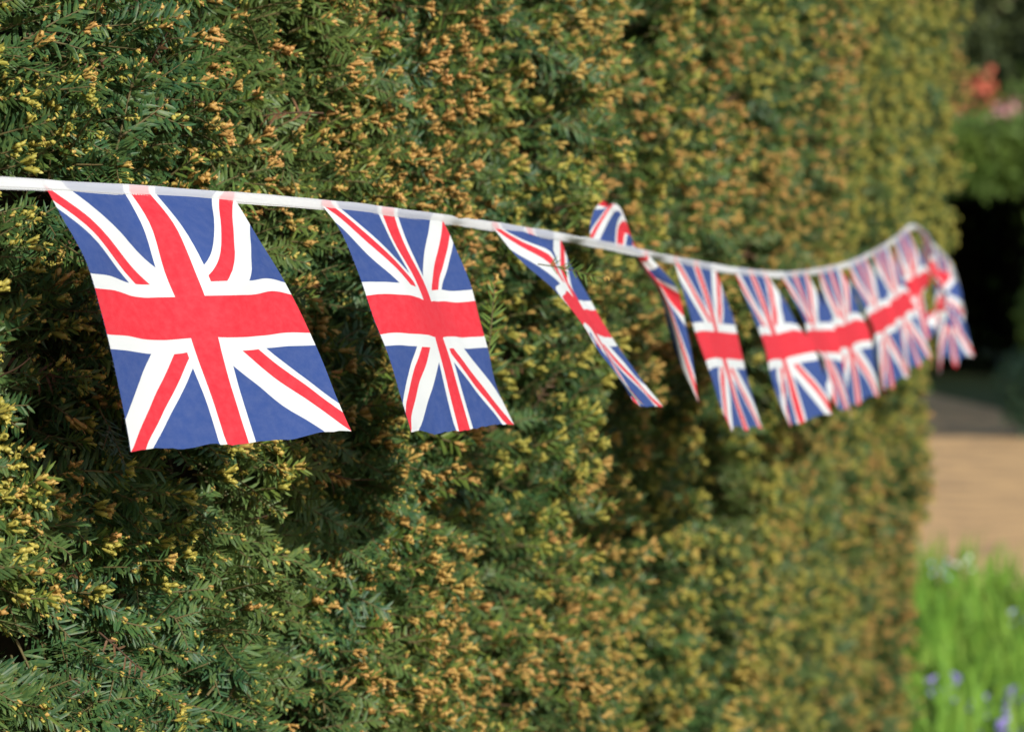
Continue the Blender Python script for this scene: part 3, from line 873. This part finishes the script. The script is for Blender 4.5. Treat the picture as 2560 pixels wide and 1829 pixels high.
MIRROR = [0, 1, 1, 0, 1, 0, 0, 1, 0, 1, 0, 1, 0]
FLAG_LABEL = {0: 'largest flag, hanging flat nearest the camera', 2: 'flag twisted into narrow folds behind a yew tip', 3: 'flag thrown up over the tape, one corner hanging'}
NU, NV = 41, 29
for fi, (o, flat) in enumerate(FLAG_NETS):
    net = np.array(flat, float).reshape(7, 9, 3) / 1000 + np.array(o)
    g = upsample(upsample(net, 0, NV), 1, NU)
    # small soft ripples of the cloth, growing away from the tape
    du = np.gradient(g, axis=1); dv = np.gradient(g, axis=0)
    gn = np.cross(du, dv); gn /= np.linalg.norm(gn, axis=2, keepdims=True) + 1e-12
    uu_, vv_ = np.meshgrid(np.linspace(0, 1, NU), np.linspace(0, 1, NV))
    rip = value_noise(uu_ * 5.5 + vv_ * 1.2 + fi * 3.3, vv_ * 2.2 + fi, 40) + .5 * value_noise(uu_ * 11 - vv_ * 3, vv_ * 5 + fi * 2, 41)
    g = g + gn * (rip * .0017 * np.clip(vv_ * 3, 0, 1))[..., None]
    # upper edge runs up inside the folded tape
    s_top = np.linspace(KNOT_S[fi + 2], KNOT_S[fi + 2] + (KNOT_S[fi + 3] - KNOT_S[fi + 2]) * .30 / .46, NU)
    pp, tt, nn_, uu = tape_frame(s_top)
    rr, _i = twist(s_top)
    au = uu * np.cos(rr)[:, None] + nn_ * np.sin(rr)[:, None]
    rows = [pp + au * .0042, pp - au * .0005] + [g[j] for j in range(2, NV)]
    rows = np.array(rows)
    r_ = np.random.default_rng(100 + fi)
    # cut edge: slightly uneven
    rows[-1] += r_.normal(0, .0003, rows[-1].shape)
    vu = np.concatenate([[-.02, 0.003], np.linspace(0, 1, NV)[2:]])
    V = rows.reshape(-1, 3) - B0
    nr = len(rows)
    faces = [(j * NU + i, j * NU + i + 1, (j + 1) * NU + i + 1, (j + 1) * NU + i) for j in range(nr - 1) for i in range(NU - 1)]
    me = bpy.data.meshes.new('flag')
    me.from_pydata(V.tolist(), [], faces)
    me.materials.append(M['flag'])
    uvl = me.uv_layers.new(name='UVMap')
    uvv = np.array([((1 - i / (NU - 1)) if MIRROR[fi] else i / (NU - 1), 1 - vu[j]) for j in range(nr) for i in range(NU)])
    li = np.empty(len(me.loops), np.int32); me.loops.foreach_get('vertex_index', li)
    uvl.data.foreach_set('uv', uvv[li].astype(np.float32).ravel())
    me.polygons.foreach_set('use_smooth', [True] * len(faces))
    fo = link(bpy.data.objects.new('flag', me), parent=bunting)
    if fi in FLAG_LABEL:
        fo['label'] = FLAG_LABEL[fi]
    # frayed threads along the cut side of the near flags
    if fi < 2:
        mb = MB()
        for j in range(4, nr - 1):
            for q in range(7):
                a = rows[j, 0] * (1 - q / 7) + rows[j + 1, 0] * (q / 7)
                e = unit(rows[j, 0] - rows[j, 1])
                tip = a + e * r_.uniform(.0005, .0022) + r_.normal(0, .0005, 3)
                dn = unit(rows[j + 1, 0] - rows[j, 0]) * .00012
                mb.add([a - dn - B0, a + dn - B0, tip - B0], [(0, 1, 2)])
        k_ = NT('blue_thread') if fi == 0 else None
        if k_:
            M['fray'] = k_.surf((.08, .11, .28), .8, .2)
        mb.build('frayed_edge', M['fray'], parent=fo)

# ------------------------------------------------------------------ the garden beyond
def sheet(name, x0, x1, y0, y1, z, mat, nx=2, ny=2, wob=0.0, **kw):
    xs = np.linspace(0, 1, nx); ys = np.linspace(y0, y1, ny)
    mb = MB(); V = []
    for y in ys:
        a = x0(y) if callable(x0) else x0
        b = x1(y) if callable(x1) else x1
        for q in xs:
            V.append((a + (b - a) * q, y, z))
    mb.add(V, [(j * nx + i, j * nx + i + 1, (j + 1) * nx + i + 1, (j + 1) * nx + i) for j in range(ny - 1) for i in range(nx - 1)])
    return mb.build(name, mat, kind='structure', **kw)


k = NT('lawn_soil')
M['ground'] = k.surf(k.mix(k.noise(1.2, 5, k.pos()), (0.045, 0.080, 0.020), (0.085, 0.075, 0.035)), .95, .1, k.bump(k.noise(30, 3, k.pos()), .5, .02))
k = NT('hoggin_gravel')
g1 = k.noise(.7, 5, k.pos()); g2 = k.noise(45, 3, k.pos())
cg = k.mix(g1, (0.52, 0.315, 0.130), (0.64, 0.405, 0.18))
cg = k.mix(k.ramp(g2, .4, .75), cg, (0.34, 0.22, 0.12))
cg = k.mix(k.ramp(k.noise(2.6, 4, k.pos(), .7), .46, .68), cg, (0.25, 0.16, 0.085))
M['path'] = k.surf(cg, .92, .15, k.bump(g2, .5, .01))
k = NT('bed_soil')
M['soil'] = k.surf(k.mix(k.noise(8, 4, k.pos()), (0.045, 0.030, 0.018), (0.09, 0.06, 0.035)), .95, .1, k.bump(k.noise(20, 3, k.pos()), .6, .03))

sheet('ground', -900, 900, -900, 900, -.012, M['ground'])
edge = lambda y: 3.75 + .35 * math.sin(y * .22 + 1.0) - (.9 * max(0, (19 - y) / 5))
sheet('gravel_path', -6.0, edge, 15.6, 44, 0.0, M['path'], 8, 40)
sheet('flower_bed', -1.5, 7.0, 10.2, 16.4, -.004, M['soil'], 2, 2)


def leaf_mat(name, a, b, c, transl=.3, rough=.5):
    k = NT(name)
    v = k.n('ShaderNodeVertexColor') if False else None
    r = k.noise(14.0, 3, k.pos(), .7)
    c_ = k.mix(k.ramp(r, .38, .62), a, b)
    c_ = k.mix(k.ramp(k.noise(2.0, 2, k.pos()), .5, .75), c_, c)
    return k.surf(c_, rough, .4, None, transl, c)


M['strap'] = leaf_mat('strap_leaf', (0.11, 0.26, 0.025), (0.20, 0.36, 0.035), (0.30, 0.41, 0.060), .45, .7)
M['leaf_dark'] = leaf_mat('dark_evergreen_leaf', (0.014, 0.035, 0.014), (0.028, 0.060, 0.020), (0.045, 0.085, 0.025), .2)
M['leaf_mid'] = leaf_mat('green_shrub_leaf', (0.060, 0.115, 0.020), (0.11, 0.180, 0.028), (0.16, 0.23, 0.035), .35, .6)
M['leaf_blue'] = leaf_mat('bluish_shrub_leaf', (0.022, 0.060, 0.034), (0.045, 0.100, 0.052), (0.06, 0.125, 0.055), .2)
M['leaf_tree'] = leaf_mat('tree_leaf', (0.055, 0.090, 0.020), (0.12, 0.165, 0.040), (0.22, 0.27, 0.09), .35, .75)
k = NT('painted_dapple_leaf')
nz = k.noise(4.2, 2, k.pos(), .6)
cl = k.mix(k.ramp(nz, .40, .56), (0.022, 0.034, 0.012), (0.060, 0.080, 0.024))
cl = k.mix(k.ramp(nz, .60, .66), cl, (0.30, 0.35, 0.13))  # bright patches painted as sunlit leaves among dark, shaded ones
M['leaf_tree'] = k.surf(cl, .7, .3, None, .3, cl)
k = NT('tree_bark')
M['tree_bark'] = k.surf(k.mix(k.noise(12, 4, k.pos()), (0.05, 0.036, 0.025), (0.13, 0.10, 0.07)), .9, .2, k.bump(k.noise(20, 4, k.pos()), .7, .03))
def petal(name, c, t=.3):
    k = NT(name); M[name] = k.surf(k.mix(k.noise(40, 2, k.pos()), c, tuple(min(1, q * 1.35) for q in c)), .5, .3, None, t, c)
petal('red_petal', (0.52, 0.13, 0.075)); petal('pink_petal', (0.62, 0.30, 0.32)); petal('violet_petal', (0.26, 0.20, 0.52))
petal('blue_petal', (0.34, 0.42, 0.62)); petal('white_petal', (0.72, 0.75, 0.66)); petal('lilac_petal', (0.25, 0.10, 0.30))


def leaves(mb, P, size, r_, D=None, mat=0, aspect=.5):
    """leaf blades (two faces each, folded on the midrib) at the points P"""
    n = len(P)
    if D is None:
        D = r_.normal(0, 1, (n, 3))
    D = D / np.linalg.norm(D, axis=1)[:, None]
    A = np.cross(D, r_.normal(0, 1, (n, 3))); A /= np.linalg.norm(A, axis=1)[:, None]
    U = np.cross(A, D)
    L = size * r_.uniform(.7, 1.25, n)[:, None]
    a, b = P, P + D * L
    m = P + D * L * .5
    h = L * aspect * .5
    V = np.stack([a, m + A * h + U * h * .3, b, m - A * h + U * h * .3], 1).reshape(-1, 3)
    o = len(mb.v)
    mb.v.extend(map(tuple, V.tolist()))
    f = []
    for i in range(n):
        q = o + 4 * i
        f += [(q, q + 1, q + 2), (q, q + 2, q + 3)]
    mb.f.extend(f); mb.m.extend([mat] * len(f))


def blob_points(c, rad, n, r_, shell=.55, lumps=9):
    """points through a lumpy ellipsoid, thicker towards its outside"""
    d = r_.normal(0, 1, (n, 3)); d /= np.linalg.norm(d, axis=1)[:, None]
    ld = r_.normal(0, 1, (lumps, 3)); ld /= np.linalg.norm(ld, axis=1)[:, None]
    w_ = np.max(np.clip(d @ ld.T, 0, 1) ** 6, axis=1)
    q = (shell + (1 - shell) * r_.random(n)) * (.72 + .36 * w_)
    return np.asarray(c) + d * q[:, None] * np.asarray(rad)


def shrub(name, label, cat, c, rad, mat, n, size, seed, group=None, extra=None, trunk=True, foliage_name='foliage'):
    r_ = np.random.default_rng(seed)
    root = empty(name, (c[0], c[1], 0), label=label, cat=cat, group=group)
    o = np.array([c[0], c[1], 0.0])
    mb = MB()
    leaves(mb, blob_points(np.array(c) - o, rad, n, r_), size, r_)
    mb.build(foliage_name, mat, parent=root)
    if trunk:
        mb = MB()
        for q in range(5):
            th = q * 1.26 + r_.uniform(0, .5)
            top = np.array([math.cos(th) * rad[0] * .5, math.sin(th) * rad[1] * .5, c[2] + rad[2] * .3])
            tt = np.linspace(0, 1, 5)[:, None]
            mb.tube(np.array([0, 0, -.02]) * (1 - tt) + top * tt + np.array([math.cos(th), math.sin(th), 0]) * .15 * rad[0] * np.sin(tt * 3.1), np.linspace(.05, .012, 5) * max(.4, c[2]), 6)
        mb.build('stems', M['tree_bark'], parent=root)
    if extra:
        fm, fn, fs_, part = extra
        mb = MB()
        Pq = blob_points(np.array(c) - o, np.array(rad) * 1.04, fn, r_, .9)
        Pq = Pq[(Pq[:, 2] > c[2] - .35 * rad[2])]
        for ctr in Pq:
            leaves(mb, ctr + r_.normal(0, fs_ * .6, (14, 3)), fs_, r_, aspect=.9)
        mb.build(part, fm, parent=root)
    return root


def tree(label, base, trunk_h, crown_c, rad, mat, n, size, seed, group):
    r_ = np.random.default_rng(seed)
    root = empty('garden_tree', base, label=label, cat='tree', group=group)
    mb = MB()
    cc = np.array(crown_c) - np.array(base)
    tt = np.linspace(0, 1, 7)[:, None]
    mb.tube(np.array([0, 0, -.05]) * (1 - tt) + np.array([cc[0], cc[1], cc[2]]) * tt + np.array([.15, .1, 0]) * np.sin(tt * 6), np.linspace(.24, .09, 7), 9)
    for q in range(9):
        th = q * 2.4; a = np.array([cc[0], cc[1], cc[2]]) * r_.uniform(.5, .95)
        e = cc + np.array([math.cos(th) * rad[0], math.sin(th) * rad[1], r_.uniform(-.3, .7) * rad[2]]) * .75
        mb.tube(a * (1 - tt) + e * tt + np.array([0, 0, .3]) * np.sin(tt * 3.14), np.linspace(.08, .015, 7), 6)
    mb.build('trunk', M['tree_bark'], parent=root)
    mb = MB()
    for q in range(22):
        d = r_.normal(0, 1, 3); d /= np.linalg.norm(d)
        cl = cc + d * np.array(rad) * r_.uniform(.25, .85)
        leaves(mb, blob_points(cl, np.array(rad) * r_.uniform(.28, .45), n // 22, r_, .3), size, r_)
    mb.build('crown', mat, parent=root)
    return root


# clipped dark hedge with a passage cut through it, across the end of the path
root = empty('dark_clipped_hedge', (4.5, 43, 0), label='dark clipped hedge with a black passage through it at the end of the path', cat='hedge')
r_ = np.random.default_rng(77)
O = np.array([4.5, 43, 0.0])
def box_leaves(name, x0, x1, y0, y1, z0, z1, n, size, mat):
    mb = MB()
    c = np.array([(x0 + x1) / 2, (y0 + y1) / 2, (z0 + z1) / 2]); h = np.array([x1 - x0, y1 - y0, z1 - z0]) / 2
    P = r_.uniform(-1, 1, (n, 3))
    ax = r_.choice(3, n, p=[.15, .60, .25]); sg = np.where(r_.random(n) < .8, np.where(ax == 1, -1, 1), r_.choice([-1, 1], n))
    P[np.arange(n), ax] = sg * (1 + r_.uniform(-.14, .03, n) / h[ax])
    leaves(mb, c + P * h + r_.normal(0, .05, (n, 3)) - O, size, r_)
    mb.build(name, mat, parent=root)
    mb = MB()
    i = np.array([.14, .14, .10])
    a, b = c - h + i - O, c + h - i - O
    a[2] = max(a[2], 0)
    V = [(x, y, z) for x in (a[0], b[0]) for y in (a[1], b[1]) for z in (a[2], b[2])]
    mb.add(V, [(0, 1, 3, 2), (4, 6, 7, 5), (0, 4, 5, 1), (2, 3, 7, 6), (0, 2, 6, 4), (1, 5, 7, 3)])
    mb.build(name + '_inside', M['core'], smooth=False, parent=root)
box_leaves('near_flank', -6, 3.0, 43, 50, 0, 2.5, 9000, .13, M['leaf_mid'])
box_leaves('far_flank', 5.12, 14, 43, 50, 0, 2.5, 15000, .13, M['leaf_mid'])
box_leaves('lintel', 3.0, 5.12, 43, 50, 1.85, 2.5, 4500, .12, M['leaf_mid'])
mb = MB()   # near-black wall closing the passage, standing in for deep shade
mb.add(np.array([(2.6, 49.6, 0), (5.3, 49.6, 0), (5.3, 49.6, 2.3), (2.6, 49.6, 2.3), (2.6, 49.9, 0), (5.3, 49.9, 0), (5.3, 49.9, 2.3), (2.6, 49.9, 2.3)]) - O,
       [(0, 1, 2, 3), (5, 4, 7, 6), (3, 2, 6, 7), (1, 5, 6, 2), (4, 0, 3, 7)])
mb.build('passage_shade_end', M['core'], smooth=False, parent=root)

c = pix(2425, 268, 52)
shrub('flowering_shrub', 'shrub covered in orange red flowers above the dark clipped hedge', 'shrub', (c[0], c[1], c[2] - 1.0), (.75, .8, 1.3), M['leaf_mid'], 2600, .10, 3, extra=(M['red_petal'], 80, .10, 'blossom'))
c = pix(2600, 225, 51.2)
shrub('flowering_shrub', 'pale pink flowering shrub beside the orange red one', 'shrub', (c[0], c[1], c[2] - 1.0), (.8, .8, 1.25), M['leaf_mid'], 2600, .10, 4, extra=(M['pink_petal'], 110, .10, 'blossom'))
c = pix(2625, 1045, 31)
shrub('rounded_shrub', 'low rounded bluish green shrub at the path edge', 'shrub', (c[0], c[1], .30), (.40, .42, .44), M['leaf_blue'], 3600, .055, 5)
c = pix(2655, 800, 36)
shrub('loose_shrub', 'taller loose green shrub before the dark passage', 'shrub', (c[0], c[1], .75), (.45, .45, .85), M['leaf_mid'], 3200, .09, 6)

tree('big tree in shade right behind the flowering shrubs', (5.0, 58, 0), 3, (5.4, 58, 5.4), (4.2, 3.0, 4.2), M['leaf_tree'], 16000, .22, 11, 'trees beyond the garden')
tree('dark tree behind the big one, filling the gaps in its crown', (7.5, 66, 0), 3, (7.5, 66, 5.2), (5.0, 3.0, 4.8), M['leaf_dark'], 22000, .24, 15, 'trees beyond the garden')
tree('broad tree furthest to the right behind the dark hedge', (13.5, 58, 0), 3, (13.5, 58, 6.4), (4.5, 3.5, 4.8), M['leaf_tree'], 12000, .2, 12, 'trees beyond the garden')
tree('unseen spreading tree right of the path, added to shade the path and passage', (9.6, 29.0, 0), 3, (9.2, 28.8, 5.3), (4.6, 6.6, 2.1), M['leaf_dark'], 44000, .2, 14, 'unseen trees added for shade')  # out of view; added and shaped so its crown shades path and passage

# ------------------------------------------------------------------ strap leaves and spring flowers in the bed
r_ = np.random.default_rng(21)
mb = MB()
nb = 10500
for q in range(nb):
    y = r_.uniform(10.4, 17.2)
    x = r_.uniform(.2, 3.6) if q < 5800 else r_.uniform(3.6, 6.9)
    if y > 17.2 - max(0, min(x, 2.6) - 1.55) * 1.9:
        continue
    L = r_.uniform(.18, .40); wd = r_.uniform(.012, .028)
    th = r_.uniform(0, 2 * math.pi); lean = r_.uniform(.1, 1.0)
    h = np.array([math.cos(th), math.sin(th), 0]); sd_ = np.array([-h[1], h[0], 0])
    V = []
    for t in (0, .4, .75, 1):
        c = np.array([x, y, 0]) + h * lean * L * t * t * .9 + np.array([0, 0, L * (t - .30 * lean * t * t)])
        ww = wd * (.8, 1, .8, .05)[(0, .4, .75, 1).index(t)]
        V += [c - sd_ * ww * .5, c + sd_ * ww * .5]
    mb.add(V, [(0, 1, 3, 2), (2, 3, 5, 4), (4, 5, 7, 6)])
mb.build('strap_leaves', M['strap'], label='bright green strap leaves filling the flower bed', cat='leaves', kind='stuff')


def flower(u, v, y, mat, name, label, cat, group, seed, size=1.0, droop=True):
    size *= .8
    r_ = np.random.default_rng(seed)
    top = pix(u, v, y)
    root = empty(name, (top[0], top[1], 0), label=label, cat=cat, group=group)
    mb = MB()
    tt = np.linspace(0, 1, 6)[:, None]
    mb.tube(np.array([0, 0, -.01]) * (1 - tt) + np.array([.02, 0, top[2] + .02]) * tt + np.array([.02, 0, 0]) * np.sin(tt * 3), .004, 5)
    mb.build('stem', M['strap'], parent=root)
    for q in range(6 if droop else 4):
        th = q * 2.4
        c = np.array([.02 + math.cos(th) * .022, math.sin(th) * .022, top[2] - .05 + .012 * q])
        d = np.array([math.cos(th), math.sin(th), -.8 if droop else .5])
        d /= np.linalg.norm(d)
        mb = MB()
        a = unit(np.cross(d, Zv)); b = np.cross(d, a)
        n_ = 6; V = []
        for t, rr in ((0, .25), (.5, .75), (1, 1.15)):
            for i in range(n_):
                ph = 2 * math.pi * i / n_
                V.append(c + d * .028 * size * t + (.009 * size * rr * (1 + .25 * (i % 2) * t)) * (math.cos(ph) * a + math.sin(ph) * b))
        mb.add(V, [(j * n_ + i, j * n_ + (i + 1) % n_, (j + 1) * n_ + (i + 1) % n_, (j + 1) * n_ + i) for j in range(2) for i in range(n_)])
        mb.build('floret', mat, parent=root)


BB = 'bluebells in the flower bed'
flower(2395, 1390, 15.6, M['white_petal'], 'white_flower', 'white spring flower at the back edge of the strap leaves', 'flower', None, 1, .9, False)
flower(2335, 1402, 15.5, M['blue_petal'], 'bluebell', 'pale blue flower next to the white one by the yew hedge', 'flower', BB, 2, .7)
flower(2540, 1520, 14.3, M['blue_petal'], 'bluebell', 'pale blue flower at mid height of the bed, right edge', 'flower', BB, 3, 1.0)
flower(2342, 1686, 12.6, M['violet_petal'], 'bluebell', 'violet bluebell standing closest to the yew hedge', 'flower', BB, 4, 1.5)
flower(2398, 1740, 12.0, M['violet_petal'], 'bluebell', 'small faint violet bluebell right of the one by the hedge', 'flower', BB, 5, .8)
flower(2478, 1728, 12.2, M['violet_petal'], 'bluebell', 'violet bluebell left of the right-hand clump', 'flower', BB, 6, 1.2)
flower(2545, 1710, 12.3, M['violet_petal'], 'bluebell', 'upper violet bluebell of the clump at the right edge', 'flower', BB, 7, 1.5)
flower(2532, 1755, 11.9, M['violet_petal'], 'bluebell', 'middle violet bluebell of the clump at the right edge', 'flower', BB, 8, 1.3)
flower(2522, 1790, 11.6, M['violet_petal'], 'bluebell', 'deep purple lowest bluebell of the clump at the right edge', 'flower', BB, 9, 1.5)
flower(2470, 1785, 11.7, M['violet_petal'], 'bluebell', 'pale violet bluebell low down between two clumps', 'flower', BB, 10, 1.2)
